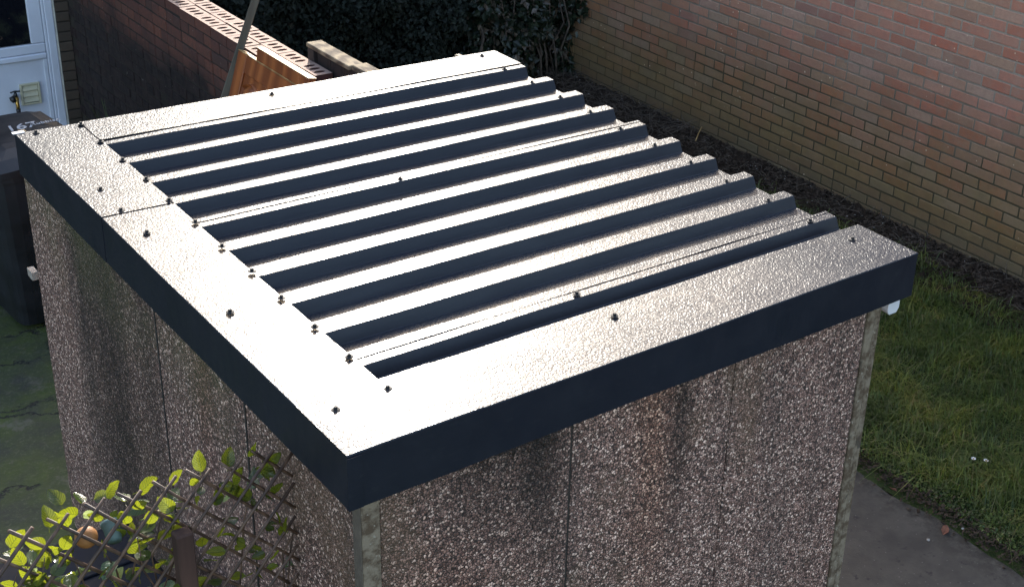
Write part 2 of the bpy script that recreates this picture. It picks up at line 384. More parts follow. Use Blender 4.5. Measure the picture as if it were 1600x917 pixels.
# ================= SETTING: ground =================
GZ = -1.925
def sheet(name, x0, x1, y0, y1, z, mat, nx=2, ny=2, amp=0, rag=None):
    xs = np.linspace(x0, x1, nx); ys = np.linspace(y0, y1, ny)
    v = []
    for j, y in enumerate(ys):
        for i, x in enumerate(xs):
            xx = x+(rag(y, i/(nx-1)) if rag else 0)
            v.append((xx, y, z+(RNG.normal()*amp if amp else 0)))
    f = [(j*nx+i, j*nx+i+1, (j+1)*nx+i+1, (j+1)*nx+i) for j in range(ny-1) for i in range(nx-1)]
    return tag(link(name, mesh_py(name, v, f, True), mat), kind='structure')
sheet('ground', -60, 60, -60, 60, GZ-.03, M['soil'])
sheet('yard', -6, 2.2, -6, 7.6, GZ, M['mossy'], 60, 90, .003)
sheet('path', 2.03, 3.30, -6, 7, GZ+.008, M['path'], 30, 200, .0015, lambda y, t: t*(.018*math.sin(y*5)+.012*math.sin(y*13+1)+.02*math.sin(y*1.7)))
sheet('lawn', 3.30, 5.45, -6, 7, GZ-.004, M['turf'], 40, 160, .008)
sheet('soil_bed', 5.15, 5.80, -6, 8.2, GZ+.02, M['soil'], 30, 500, .014)

# ================= right-hand brick wall =================
def brick_mesh(name, lx, ly, lz, bev=.004, jit=.0012, seed=0):
    m = boxes(name, [(-lx/2, lx/2, -ly/2, ly/2, -lz/2, lz/2)], bev)
    rr = random.Random(seed)
    for v in m.vertices: v.co += Vector([rr.uniform(-jit, jit) for _ in range(3)])
    return m
def stuff_boxes(name, cells, mat, parent, jit=.002):
    """cells: (cx,cy,cz, lx,ly,lz) joined into one part"""
    c = np.array(cells, float); n = len(c)
    s = np.array([(-1, -1, -1), (1, -1, -1), (1, 1, -1), (-1, 1, -1), (-1, -1, 1), (1, -1, 1), (1, 1, 1), (-1, 1, 1)])*.5
    V = (c[:, None, :3]+s[None]*c[:, None, 3:]).reshape(-1, 3)+RNG.normal(0, jit*.4, (n*8, 3))
    F = (np.array(BOXF)[None]+(np.arange(n)*8)[:, None, None]).reshape(-1, 4)
    return tag(link(name, np_mesh(name, V, F, mat), None, parent), kind='stuff')
WX = 5.784
rw = thing('brick_wall', 'tall red-brown brick wall going green at its foot, beside the lawn', 'wall', (WX, 3, GZ))
meshes = [brick_mesh('brick', .1, .215, .065, seed=i) for i in range(5)]
for m in meshes: m.materials.append(M['brick_house'])
cells = []
for row in range(-1, 58):
    z = -.3557-.0375+(row-24)*.075+1.575-.003
    z = -1.925+.02+row*.075
    for i in range(-2, 52):
        y = -2+i*.225+(.1125 if row % 2 else 0)+.035
        L = .215
        if random.random() < .05: L = .1025
        cells.append((y, z, L))
vis = []
for (y, z, L) in cells:
    u, v, d = px(WX, y, z)
    if d > 0 and -20 < u < 1620 and -15 < v and v < 130+(u-905)*.47+10: vis.append((d, y, z, L))
vis.sort(); near = set((a[1], a[2]) for a in vis[:300])
hl, hs = [], []
def addbrick(parent, mesh, loc, rot):
    o = bpy.data.objects.new('brick', mesh); C.objects.link(o); o.parent = parent; o.location = loc; o.rotation_euler = rot; return o
for (y, z, L) in cells:
    prd = max(-.0008, min(.003, random.gauss(.0005, .0010)))
    if (y, z) in near:
        o = addbrick(rw, random.choice(meshes), (.05-prd, y-3, z-GZ), (random.gauss(0, .004), random.choice((0, math.pi))+random.gauss(0, .004)*0, 0))
        o.rotation_euler[2] = random.gauss(0, .004)
        if L < .2:
            o.scale = (1, .476, 1)
            cells_extra = addbrick(rw, random.choice(meshes), (.05-prd+.001, y-3+.1125/2, z-GZ), (0, 0, 0)); cells_extra.scale = (1, .476, 1)
            o.location[1] -= .1125/2
    else:
        if L < .2:
            for q in (-1, 1): hs.append((.05-prd, y-3+q*.1125/2, z-GZ, .1, .1025, .065))
        else: hs.append((.05-prd, y-3, z-GZ, .1, .215, .065))
stuff_boxes('brickwork', hs, M['brick_house'], rw)
box('mortar', (WX+.0026, WX+.22, -2.2, 9.8, GZ-.1, GZ+4.42), M['mortar'], rw)
box('coping', (WX-.03, WX+.25, -2.2, 9.8, GZ+4.425, GZ+4.49), M['path'], rw, .006)

# ================= left garden wall with perforated bricks on top =================
LX, LTOP = 1.759, -.4515
lw = thing('garden_wall', 'dark red brick garden wall with sunlit perforated bricks along its top', 'wall', (LX, 5.7, GZ))
def perforated(name, seed):
    """stretcher with three oval holes through it"""
    lx, ly, lz = .1025, .215, .065
    bm = bmesh.new(); rr = random.Random(seed)
    hy = [-.058, 0, .058]; rx, ry = .033, .0165; K = 12
    strips = [(-ly/2, -.029), (-.029, .029), (.029, ly/2)]
    for si, (a, b) in enumerate(strips):
        c = hy[si]; rim = []; out = []
        for k in range(K):
            t = 2*math.pi*(k+.5)/K; cx, sy_ = math.cos(t), math.sin(t)
            rim.append((rx*cx, c+ry*sy_))
            # ray to the strip's rectangle
            s = min((lx/2)/abs(cx) if abs(cx) > 1e-6 else 9, ((b-c) if sy_ > 0 else (c-a))/abs(sy_) if abs(sy_) > 1e-6 else 9)
            out.append((s*cx, c+s*sy_))
        tv = [bm.verts.new((x, y, lz/2)) for x, y in rim]; bv = [bm.verts.new((x, y, -lz/2)) for x, y in rim]; ov = [bm.verts.new((x, y, lz/2)) for x, y in out]
        cr = {}
        for k in range(K):
            k2 = (k+1) % K
            bm.faces.new((tv[k], tv[k2], bv[k2], bv[k]))
            x1, y1 = out[k]; x2, y2 = out[k2]
            onx1 = abs(abs(x1)-lx/2) < 1e-6; onx2 = abs(abs(x2)-lx/2) < 1e-6
            if onx1 != onx2:
                xx = x1 if onx1 else x2; yy = y2 if onx1 else y1
                cv = bm.verts.new((xx, yy, lz/2)); bm.faces.new((ov[k], cv, ov[k2], tv[k2], tv[k]))
            else: bm.faces.new((ov[k], ov[k2], tv[k2], tv[k]))
        bm.faces.new([bm.verts.new(q) for q in ((-lx/2+.004, a+.004, -lz/2), (lx/2-.004, a+.004, -lz/2), (lx/2-.004, b-.004, -lz/2), (-lx/2+.004, b-.004, -lz/2))][::-1])
    for (x0, y0, x1, y1) in ((-lx/2, -ly/2, lx/2, -ly/2), (lx/2, -ly/2, lx/2, ly/2), (lx/2, ly/2, -lx/2, ly/2), (-lx/2, ly/2, -lx/2, -ly/2)):
        bm.faces.new([bm.verts.new(q) for q in ((x0, y0, -lz/2), (x1, y1, -lz/2), (x1, y1, lz/2), (x0, y0, lz/2))])
    bmesh.ops.remove_doubles(bm, verts=bm.verts[:], dist=1e-5); bmesh.ops.recalc_face_normals(bm, faces=bm.faces[:])
    m = bpy.data.meshes.new(name); bm.to_mesh(m); bm.free(); m.materials.append(M['brick_top_sunlit']); m.materials.append(M['brick_garden'])
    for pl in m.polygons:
        if pl.normal.z < .5: pl.material_index = 1  # sides keep the darker brick colour, only the tops are painted sunlit
    return m
pm = [perforated('perforated_brick', i) for i in range(2)]
for row, x in enumerate((LX+.0515, LX+.0515+.112)):
    for i in range(16):
        y = 5.385-.1125+.225*(i-6)+(row*-.0+.03*row)
        if y > 7.45: continue
        o = link('perforated_brick', pm[(i+row) % 2], None, lw, (x-LX+random.gauss(0, .0015), y-5.7, LTOP-.0325-GZ+random.gauss(0, .001)), (0, 0, random.gauss(0, .006)))
gm = [brick_mesh('brick', .1, .215, .065, seed=20+i) for i in range(4)]; gh = [brick_mesh('brick', .1, .1025, .065, seed=30+i) for i in range(4)]
for m in gm+gh: m.materials.append(M['brick_garden'])
gc = []
for row in range(20):
    z = LTOP-.075-.0325-row*.075
    if row % 2 == 1:
        for i in range(15): gc.append((4.04+.115+i*.225, z, .215))
    else:
        for i in range(31): gc.append((4.04+.055+i*.1125, z, .1025))
def gvis(y, z):
    u, v, d = px(LX, y, z); return d if (-10 < u < 500 and v > -10 and v < 215-(u-20)*.168) else 99
gc.sort(key=lambda a: gvis(a[0], a[1])); stu = []
for i, (y, z, L) in enumerate(gc):
    if i < 260 and gvis(y, z) < 90:
        o = addbrick(lw, random.choice(gm if L > .2 else gh), (.05-random.gauss(0, .002), y-5.7, z-GZ), (random.gauss(0, .006), 0, random.gauss(0, .006)))
    else: stu.append((.05-random.gauss(0, .002), y-5.7, z-GZ, .1, L, .065))
stuff_boxes('brickwork', stu, M['brick_garden'], lw)
box('mortar', (LX+.006, LX+.215, 4.02, 7.52, GZ-.05, LTOP-.069), M['mortar_dark'], lw)
box('mortar', (LX+.004, LX+.213, 4.05, 7.52, LTOP-.068, LTOP-.058), M['mortar_dark'], lw)

# ================= house with the white door =================
YF = 7.512
hs_ = thing('brick_house', 'house end with a white glazed door, behind the bin', 'house', (0, YF, GZ))
def bxh(name, x0, x1, y0, y1, z0, z1, mat, bevel=0, parent=hs_):
    c = ((x0+x1)/2, (y0+y1)/2, (z0+z1)/2)
    m = boxes(name, [(x0-c[0], x1-c[0], y0-c[1], y1-c[1], z0-c[2], z1-c[2])], bevel)
    pl = Vector(parent.location) if parent is not hs_ else Vector((0, YF, GZ))
    if parent is not hs_: pl = pl+Vector((0, YF, GZ))
    return link(name, m, mat, parent, Vector(c)-pl)
bxh('wall', 1.668, 2.85, YF+.008, YF+5, GZ, 2.7, M['mortar_dark'])  # unseen right end, added past the garden wall to shade the yard
bxh('wall', -4.5, .60, YF+.008, YF+5, GZ, 2.7, M['mortar_dark'])
bxh('wall', .601, 1.667, YF+.12, YF+5, GZ, 2.7, M['room_dark'])
pb = [brick_mesh('brick', .094, .1, .065, seed=50+i) for i in range(3)]
for m in pb: m.materials.append(M['brick_pier'])
for r_ in range(27):
    addbrick(hs_, pb[r_ % 3], (1.713, .05-random.uniform(0, .002), .05+r_*.075), (0, random.gauss(0, .006), 0))
hb = []
for r_ in range(61):
    z = .05+r_*.075
    for i in range(24):
        x = -4.4+i*.225+(.11 if r_ % 2 else 0)
        if x < .5: hb.append((x, .05, z, .215, .1, .065))
    for i in range(5): hb.append((2.02+i*.2+(.03 if r_ % 2 else 0), .05, z, .19, .1, .065))
    if r_ >= 27: hb.append((1.713, .05, z, .094, .1, .065))
stuff_boxes('brickwork', hb, M['brick_pier'], hs_)
bxh('roof', -4.7, 2.9, YF-.05, YF+5.2, 2.7, 2.8, M['path'])
# frame
fr = M['upvc']
bxh('door_frame', 1.590, 1.648, YF-.005, YF+.08, GZ+.05, .35, fr, .006)
bxh('frame_trim', 1.649, 1.664, YF+.002, YF+.06, GZ+.05, .35, M['upvc_dirty'], .003)
bxh('frame_bead', 1.572, 1.589, YF+.006, YF+.08, GZ+.05, .35, fr, .004)
bxh('door_frame', .62, .69, YF-.005, YF+.08, GZ+.05, .35, fr, .006)
bxh('door_sill', .60, 1.67, YF-.03, YF+.09, GZ, GZ+.048, fr, .005)
door = bxh('door', .70, 1.571, YF+.03, YF+.08, GZ+.06, -1.345, fr, .003)
door['label'] = 'white lower door panel with a tap and vent'
def bxd(name, x0, x1, y0, y1, z0, z1, mat, bevel=0): return bxh(name, x0, x1, y0, y1, z0, z1, mat, bevel, door)
bxd('door_stile', 1.475, 1.570, YF+.015, YF+.078, -1.225, .35, fr, .006)
bxd('door_rail', .70, 1.570, YF+.014, YF+.077, -1.298, -1.227, fr, .007)
bxd('door_rail', .70, 1.570, YF+.004, YF+.077, -1.343, -1.300, fr, .008)
bxd('door_stile', 1.538, 1.570, YF+.012, YF+.029, GZ+.07, -1.346, fr, .005)
bxd('glass_pane', .70, 1.474, YF+.030, YF+.045, -1.220, .35, M['glass'])
# louvre vent
for b in ((1.352, 1.366, -1.672, -1.512), (1.476, 1.490, -1.672, -1.512)):
    bxd('vent_frame', b[0], b[1], YF+.005, YF+.029, b[2], b[3], M['vent_plastic'], .002)
for z in (-1.672, -1.524): bxd('vent_frame', 1.3665, 1.4755, YF+.006, YF+.029, z, z+.012, M['vent_plastic'], .002)
for k_ in range(3):
    z = -1.655+k_*.044
    s_ = bxd('vent_slat', 1.368, 1.474, YF+.014, YF+.020, z, z+.046, M['vent_plastic'], .001); s_.rotation_euler[0] = R(-24)
bxd('vent_backing', 1.3665, 1.4755, YF+.0235, YF+.0285, -1.66, -1.525, M['room_dark'])
# garden tap, fixed to the panel
tp = [((0, 0, 0), (0, -.07, 0)), ((0, -.05, 0), (0, -.05, .035))]
def dpart(name, mesh, mat, loc): return link(name, mesh, mat, door, Vector(loc)-Vector(door.location)-Vector((0, YF, GZ)))
T0 = (1.305, YF+.028, -1.600)
dpart('tap_body', tube('tap_body', [(0, 0, 0), (0, -.03, 0), (0, -.06, .002), (-.004, -.08, -.012), (-.004, -.086, -.045), (-.004, -.086, -.065)], [.013, .017, .018, .015, .013, .014], 12), M['brass'], T0)
dpart('tap_spindle', tube('tap_spindle', [(0, -.05, .012), (0, -.05, .03), (0, -.052, .050)], [.015, .013, .007], 12), M['tap_black'], T0)
dpart('tap_handle', tube('tap_handle', [(-.034, -.052, .052), (-.017, -.052, .055), (0, -.052, .056), (.017, -.052, .055), (.034, -.052, .052)], [.006, .005, .008, .005, .006], 8), M['tap_black'], T0)
dpart('hose_connector', tube('hose_connector', [(-.035, -.07, .026), (-.03, -.08, .01), (-.02, -.085, -.01)], [.017, .021, .016], 10), M['tap_black'], T0)
dpart('hose_connector', tube('hose_connector', [(-.004, -.086, -.066), (-.004, -.086, -.10)], [.017, .015], 12), M['tap_black'], T0)

# ================= wheelie bin =================
BT = -.86
bn = thing('wheelie_bin', 'black wheelie bin with white lettering on its lid, at the rear corner of the garage', 'bin', (.60, 4.85, GZ))
def binbody():
    prof = [(-1.03, .20, .24), (-.98, .205, .25), (-.55, .245, .31), (-.13, .272, .345), (-.125, .292, .362), (-.055, .294, .364), (-.05, .28, .35)]
    v, f = [], []; K = 20
    for z, hx, hy in prof:
        for k in range(K):
            t = 2*math.pi*(k+.5)/K; c, s = math.cos(t), math.sin(t); e = .28
            v.append((hx*abs(c)**e*math.copysign(1, c), hy*abs(s)**e*math.copysign(1, s), z+1.065))
    for i in range(len(prof)-1):
        for k in range(K): f.append((i*K+k, i*K+(k+1) % K, (i+1)*K+(k+1) % K, (i+1)*K+k))
    f.append(tuple(range(K-1, -1, -1))); f.append(tuple((len(prof)-1)*K+k for k in range(K)))
    return mesh_py('bin_body', v, f, False)
link('body', binbody(), M['black_plastic'], bn)
def binlid():
    v, f = [], []; nx, ny = 13, 13
    for j in range(ny):
        for i in range(nx):
            a = -1+2*i/(nx-1); b = -1+2*j/(ny-1)
            h = .075*(1-max(abs(a), abs(b))**5)+.010*(1 if abs(a) < .62 and abs(b) < .7 else 0)+.008*math.cos(a*2.2)
            v.append((a*(.298-.02*max(0, abs(b)-.8)*5), b*(.372-.02*max(0, abs(a)-.8)*5), h))
    f = [(j*nx+i, j*nx+i+1, (j+1)*nx+i+1, (j+1)*nx+i) for j in range(ny-1) for i in range(nx-1)]
    m = mesh_py('lid', v, f, False)
    bm = bmesh.new(); bm.from_mesh(m); r_ = bmesh.ops.extrude_edge_only(bm, edges=[e for e in bm.edges if e.is_boundary])
    for q in r_['geom']:
        if isinstance(q, bmesh.types.BMVert): q.co.z = -.035
    bmesh.ops.recalc_face_normals(bm, faces=bm.faces[:]); bm.to_mesh(m); bm.free(); return m
lid = link('lid', binlid(), M['black_plastic'], bn, (0, 0, 1.005))
for s in (-1, 1):
    link('wheel', lathe('wheel', [(.03, -.02), (.095, -.024), (.10, -.012), (.10, .012), (.095, .024), (.03, .02)], 20), M['black_plastic'], bn, (s*.235, .30, .10), (0, R(90), 0))
link('handle', tube('handle', [(-.24, .36, .93), (-.24, .41, .96), (0, .415, .962), (.24, .41, .96), (.24, .36, .93)], .014, 8), M['black_plastic'], bn)
bn.rotation_euler[2] = R(4)
# hand lettering on the lid
def text(name, s, size, loc, rotz, parent, mat, shear=0, z=0):
    cu = bpy.data.curves.new(name, 'FONT'); cu.body = s; cu.size = size; cu.extrude = .0008; cu.align_x = 'LEFT'; cu.shear = shear; cu.offset = .0008
    tmp = bpy.data.objects.new(name, cu); C.objects.link(tmp)
    me = bpy.data.meshes.new_from_object(tmp); bpy.data.objects.remove(tmp)
    return link(name, me, mat, parent, loc, (0, 0, rotz))
def letters(s, size, loc, parent, mat, adv):
    x = 0
    for ch in s:
        if ch != ' ': text('letter', ch, size, (loc[0]+x, loc[1], loc[2]), 0, parent, mat, .15)
        x += size*adv.get(ch, adv['*'])
letters('167', .115, (-.065, -.045, .0946), lid, M['paint_white'], {'*': .47})
letters('Rubbish', .045, (.072, -.022, .0946), lid, M['paint_white'], {'*': .55, 'i': .28, 'R': .66, 's': .5})

# ================= leaning doors, stake, fence beyond the garden wall =================
def lean_door(name, label, xt, zt, y0, y1, length, thick, ang, face, edge, panels):
    t = thing(name, label, 'door', (xt, (y0+y1)/2, zt)); t.rotation_euler = (0, R(ang), 0)
    W = y1-y0; n = 0
    def pb_(nm, bx, mat, bev=.003): return link(nm, boxes(nm, [bx], bev), mat, t)
    core = pb_('core', (-thick/2+.0125, thick/2, -W/2+.001, W/2-.001, -length, -.004), face)
    st = .105
    pb_('stile', (-thick/2, -thick/2+.012, -W/2, -W/2+st, -length, -.002), face)
    pb_('stile', (-thick/2, -thick/2+.012, W/2-st, W/2, -length, -.002), face)
    pb_('stile', (-thick/2, -thick/2+.012, -.05, .05, -length, -.10), face)
    pb_('rail', (-thick/2, -thick/2+.012, -W/2+st, W/2-st, -.10, -.003), face)
    pb_('rail', (-thick/2, -thick/2+.012, -W/2+st, W/2-st, -.86, -.70), face)
    pb_('edge_strip', (-thick/2-.001, thick/2+.001, -W/2, W/2, -.0015, .002), edge, 0)
    if panels:
        for c in (-.165, .165):
            hw = .095
            # raised and fielded panel with an eyebrow top
            pts = [(-hw, -.66), (hw, -.66), (hw, -.165)]+[(hw-2*hw*k/8, -.165+.035*math.sin(math.pi*k/8)) for k in range(1, 8)]+[(-hw, -.165)]
            v, f = [], []
            for sc, xx in ((1.0, -thick/2+.0135), (.95, -thick/2-.004), (.86, -thick/2+.012), (.70, -thick/2-.003)):
                for a, b in pts: v.append((xx, c+a*sc, -.41+(b+.41)*(1-(1-sc)*.45)))
            K = len(pts)
            for i in range(3):
                for k in range(K): f.append((i*K+k, i*K+(k+1) % K, (i+1)*K+(k+1) % K, (i+1)*K+k))
            f.append(tuple(3*K+k for k in range(K)))
            m = mesh_py('panel', v, f); bm = bmesh.new(); bm.from_mesh(m); bmesh.ops.recalc_face_normals(bm, faces=bm.faces[:]); bm.to_mesh(m); bm.free()
            link('panel', m, face, t)
    return t
lean_door('leaning_door', 'orange-brown panelled timber door leaning in front of the other against the garden wall', 1.700, -.430, 3.60, 4.375, 1.58, .036, 17, M['door_wood'], M['raw_wood'], True)
lean_door('leaning_board', 'orange timber door standing behind the panelled one, its pale top edge in sun', 1.722, -.362, 3.575, 4.17, 1.6, .045, 9, M['door_wood'], M['raw_wood'], False)
st_ = link('timber_stake', boxes('timber_stake', [(-.021, .021, -.021, .021, -1.55, 1.25)], .004), M['weathered_wood'])
A_ = Vector((1.715, 4.425, -.432)); B_ = Vector((1.80, 4.377, -.16)); st_.location = A_
st_.rotation_euler = (B_-A_).to_track_quat('Z', 'Y').to_euler(); tag(st_, 'grey weathered timber stake propped against the perforated brick wall top', 'stake')
tf = thing('timber_fence', 'dark timber fence with a sunlit lichened cap, past the end of the garden wall', 'fence', (2.0, 4.1, GZ))
box('post', (1.973, 2.045, 4.06, 4.13, GZ, -.385), M['dark_wood'], tf, .003)
for k_ in range(11):
    y = 4.055-k_*.152
    box('board', (1.992+random.uniform(0, .004), 2.02, y-.148, y, GZ+.02, -.385), M['dark_wood'], tf, .003)
box('capping', (1.968, 2.062, 3.655, 4.135, -.383, -.358), M['lichen_wood'], tf, .004)
box('capping', (1.985, 2.075, 2.60, 3.652, -.383, -.352), M['lichen_wood'], tf, .005)
box('post', (1.973, 2.045, 2.42, 2.49, GZ, -.40), M['dark_wood'], tf, .003)

# ================= concrete garage =================
g = thing('concrete_garage', 'pebble-dashed concrete garage with a low flat metal roof', 'garage', (1.06, 1.4, GZ))
def gb(name, b, mat, bevel=0): return box(name, b, mat, g, bevel)
X0, X1, Y0, Y1 = .058, 2.066, .058, 2.74
ZT = -.047
gb('core', (X0+.03, X1-.03, Y0+.03, Y1-.03, GZ, ZT-.06), M['mortar_dark'])
for a, b in ((.118, .7395), (.7475, 1.3795), (1.3835, 1.990)):
    gb('panel', (a, b, Y0, Y0+.028, GZ, ZT), M['aggregate'], .003)
gb('corner_post', (X0+.0035, .1155, Y0-.006, Y0+.029, GZ, ZT), M['edge'], .003)
gb('corner_post', (1.993, 2.030, Y0-.006, Y0+.029, GZ, ZT), M['edge'], .003)
gb('corner_post', (2.033, X1, Y0-.001, Y0+.029, GZ, ZT), M['edge'], .003)
gb('corner_post', (X0, X0+.003+.026, Y0+.0305, .098, GZ, ZT), M['margin'], .002)
gb('corner_post', (X0-.0005, X0+.003, Y0-.004, Y0+.0300, GZ, ZT), M['margin'], .001)
for a, b in ((.100, .7355), (.7455, 1.4145), (1.4245, 2.735)):
    gb('panel', (X0-.001, X0+.028, a, b, GZ, ZT), M['aggregate'], .003)
for y in (.7405, 1.4195): gb('joint_strip', (X0-.003, X0+.026, y-.0048, y+.0048, GZ, ZT), M['joint'], .001)
gb('joint_strip', (.7397, .7473, Y0+.004, Y0+.026, GZ, ZT), M['joint'], .001)
gb('panel', (X1-.028, X1+.001, .09, 2.735, GZ, ZT), M['aggregate'], .003)
gb('panel', (X0+.03, X1-.03, Y1-.029, Y1, GZ, ZT-.06), M['aggregate'], .003)
# ribbed sheets
PITCH, YC0 = .2131, .374; RD = .040
def profile():
    p = [(.015, 0), (.285, 0), (.303, -RD), (YC0-.020, -RD)]
    for k_ in range(10):
        c = YC0+PITCH*k_
        if k_ == 9: p += [(c, 0), (2.535, 0)]; break
        p += [(c, 0), (c+.055, 0), (c+.073, -RD), (c+PITCH-.020, -RD)]
    return p
PR = profile()
def zat(y):
    for (a, za), (b, zb) in zip(PR, PR[1:]):
        if a <= y <= b: return za+(zb-za)*(y-a)/(b-a)
    return 0
def sheet_mesh(ya, yb, dz):
    ps = [(ya, zat(ya))]+[q for q in PR if ya < q[0] < yb]+[(yb, zat(yb))]
    # soften each fold with a small radius and add a stiffening step low on every web
    qs = []
    for i, (y, z) in enumerate(ps):
        if i == 0 or i == len(ps)-1: qs.append((y, z)); continue
        (y0, z0), (y2, z2) = ps[i-1], ps[i+1]
        d0 = math.hypot(y-y0, z-z0); d2 = math.hypot(y2-y, z2-z); r_ = .0022
        qs.append((y+(y0-y)*min(.4, r_/d0), z+(z0-z)*min(.4, r_/d0))); qs.append((y+(y2-y)*min(.4, r_/d2), z+(z2-z)*min(.4, r_/d2)))
    nx = 40; xs = [.03+(2.137-.03)*i/(nx-1) for i in range(nx)]; v = []; f = []; n = len(qs)
    rr = random.Random(int(ya*100)); ph = [rr.uniform(0, 6) for _ in range(6)]
    for x in xs:
        for (y, z) in qs:
            wob = .0006*math.sin(x*5+ph[0]+y*9)+.0004*math.sin(x*11+y*17+ph[1])
            v.append((x, y, z+dz+wob))
    for x in xs:
        for (y, z) in qs: v.append((x, y, z+dz-.0014+.0006*math.sin(x*5+ph[0]+y*9)+.0004*math.sin(x*11+y*17+ph[1])))
    N = nx*n
    for i in range(nx-1):
        for j in range(n-1):
            a = i*n+j; f.append((a, a+n, a+n+1, a+1)); f.append((N+a, N+a+1, N+a+n+1, N+a+n))
    for j in range(n-1):
        a = j; f.append((a, a+1, N+a+1, N+a)); a = (nx-1)*n+j; f.append((a, N+a, N+a+1, a+1))
    for i in range(nx-1):
        a = i*n; f.append((a, N+a, N+a+n, a+n)); a = i*n+n-1; f.append((a, a+n, N+a+n, N+a))
    return mesh_py('roof_sheet', v, f)
gl = Vector(g.location)
for (ya, yb, dz) in ((.015, YC0+.051, 0), (YC0+.040, YC0+5*PITCH+.050, .0022), (YC0+5*PITCH+.038, 2.535, .0044)):
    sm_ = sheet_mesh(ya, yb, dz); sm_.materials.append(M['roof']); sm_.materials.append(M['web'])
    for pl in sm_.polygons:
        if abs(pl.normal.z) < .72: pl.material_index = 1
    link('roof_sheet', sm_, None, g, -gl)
# flashings: folded angles, top leg + fascia leg
def angle_mesh(name, pts, a, b, axis, th=.0014):
    """folded sheet: 2D profile pts (outer), extruded from a to b along axis 0=x / 1=y"""
    n = len(pts); inner = []
    for i, (p, z) in enumerate(pts): inner.append((p+th*(1 if i >= n-2 or True else 0), z-th))
    K = 24; v = []; f = []
    for s in range(K+1):
        t = a+(b-a)*s/K
        for lst in (pts, inner):
            for (p, z) in lst:
                w_ = .0013*math.sin(t*4.3+z*14)+.0005*math.sin(t*9)+.0005*math.sin(t*15+p*9)
                v.append((t, p, z+w_) if axis == 0 else (p, t, z+w_))
    S = 2*n
    for s in range(K):
        for i in range(n-1):
            q = s*S+i; f.append((q, q+S, q+S+1, q+1)); q += n; f.append((q, q+1, q+S+1, q+S))
        f.append((s*S, s*S+n, (s+1)*S+n, (s+1)*S)); f.append((s*S+n-1, (s+1)*S+n-1, (s+1)*S+2*n-1, s*S+2*n-1))
    for s in (0, K):
        for i in range(n-1): f.append((s*S+i, s*S+i+1, s*S+n+i+1, s*S+n+i))
    m = mesh_py(name, v, f); bm = bmesh.new(); bm.from_mesh(m); bmesh.ops.recalc_face_normals(bm, faces=bm.faces[:]); bm.to_mesh(m); bm.free(); return m
FZ = -.152
zs, zf = .0075, .0105
def flash(nm, pts, a, b, ax): 
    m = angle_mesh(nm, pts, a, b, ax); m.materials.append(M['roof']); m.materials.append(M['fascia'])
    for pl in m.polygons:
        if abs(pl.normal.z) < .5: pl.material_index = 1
    return link(nm, m, None, g, -gl)
flash('side_flashing', [(.245, zs-.003), (.02, zs), (.0035, zs), (.0015, zs-.002), (0, FZ), (.012, FZ-.001)], .0, 1.668, 1)
flash('side_flashing', [(.245, zs), (.02, zs+.003), (.002, zs+.003), (0, zs+.001), (-.0015, FZ), (.012, FZ-.001)], 1.660, 2.553, 1)
flash('front_flashing', [(.277, .004), (.272, zf), (.02, zf), (.0015, zf), (-.0012, zf-.003), (-.003, FZ), (.010, FZ-.001)], .0, .40, 0)
flash('front_flashing', [(.277, .002), (.272, zf-.002), (.02, zf-.002), (.002, zf-.002), (0, zf-.005), (-.0012, FZ), (.010, FZ-.001)], .390, 2.139, 0)
flash('back_flashing', [(2.334, .0085), (2.53, .0085), (2.550, .0085), (2.552, .006), (2.554, FZ), (2.54, FZ-.001)], .240, 2.139, 0)
gb('end_tab', (-.008, .034, 2.540, 2.562, .010, .0125), M['gutter_white'])
# front return leg behind the corner, verge board end
gb('fascia_return', (-.0035, .038, -.0062, -.0042, FZ, .004), M['fascia'])
gb('eaves_board', (2.120, 2.1365, .004, .05, FZ, -.004), M['fascia'])
# screws
smesh = lathe('screw', [(.0122, 0), (.0126, .0018), (.0075, .0034), (.0054, .0038), (.0052, .0098), (.0040, .0108)], 12, False)
smesh.materials.append(M['screw_head'])
SC = [(2.03, 2.300), (2.03, 2.076), (2.027, 1.86), (2.025, 1.652), (2.015, 1.451), (2.018, 1.244), (2.02, 1.032), (2.012, .83), (2.021, .616), (2.019, .413), (2.023, .193),
      (.234, 2.313), (.236, 2.1), (.24, 1.889), (.236, 1.677), (.239, 1.467), (.235, 1.252), (.238, 1.041), (.234, .834), (.235, .624), (.234, .42), (.238, .216),
      (.068, 2.518), (.235, 2.522), (.079, 1.882), (.073, 1.678), (.078, 1.469), (.074, .833), (.076, .2), (1., 2.49), (2.04, 2.505), (.999, 1.449), (.995, .395), (.998, .206)]
for (x, y) in SC:
    if .5 < x and .3 < y < 2.31: y = YC0+PITCH*round((y-YC0)/PITCH)+.015
    z = (.0105 if y < .277 else .0105 if x < .246 else .0095 if y > 2.334 else .0015 if y < 1.49 and y > .5 else .004)
    if 2.29 < y < 2.334 and x > .3: z = .005
    o = link('screw', smesh, None, g, Vector((x, y, z))-gl, (random.gauss(0, .05), random.gauss(0, .05), random.uniform(0, 6)))
gt = thing('gutter', 'white plastic gutter end showing under the right corner of the metal roof', 'gutter', (2.14, .07, -.2))
def gutmesh():
    v, f = [], []; o_ = [(-.030, .05), (-.028, -.035), (-.018, -.05), (.018, -.05), (.028, -.035), (.030, .05)]
    i_ = [(a*.9, b*.94+.002) for a, b in o_]
    for y in (0, 2.5):
        for l in (o_, i_):
            for a, b in l: v.append((a, y, b))
    n = 6
    for k_ in range(n-1):
        f += [(k_, k_+1, 12+k_+1, 12+k_), (6+k_, 18+k_, 18+k_+1, 6+k_+1), (k_, 6+k_, 6+k_+1, k_+1)]
    f += [(0, 12, 18, 6), (5, 11, 23, 17)]
    return mesh_py('channel', v, f)
link('channel', gutmesh(), M['gutter_white'], gt)
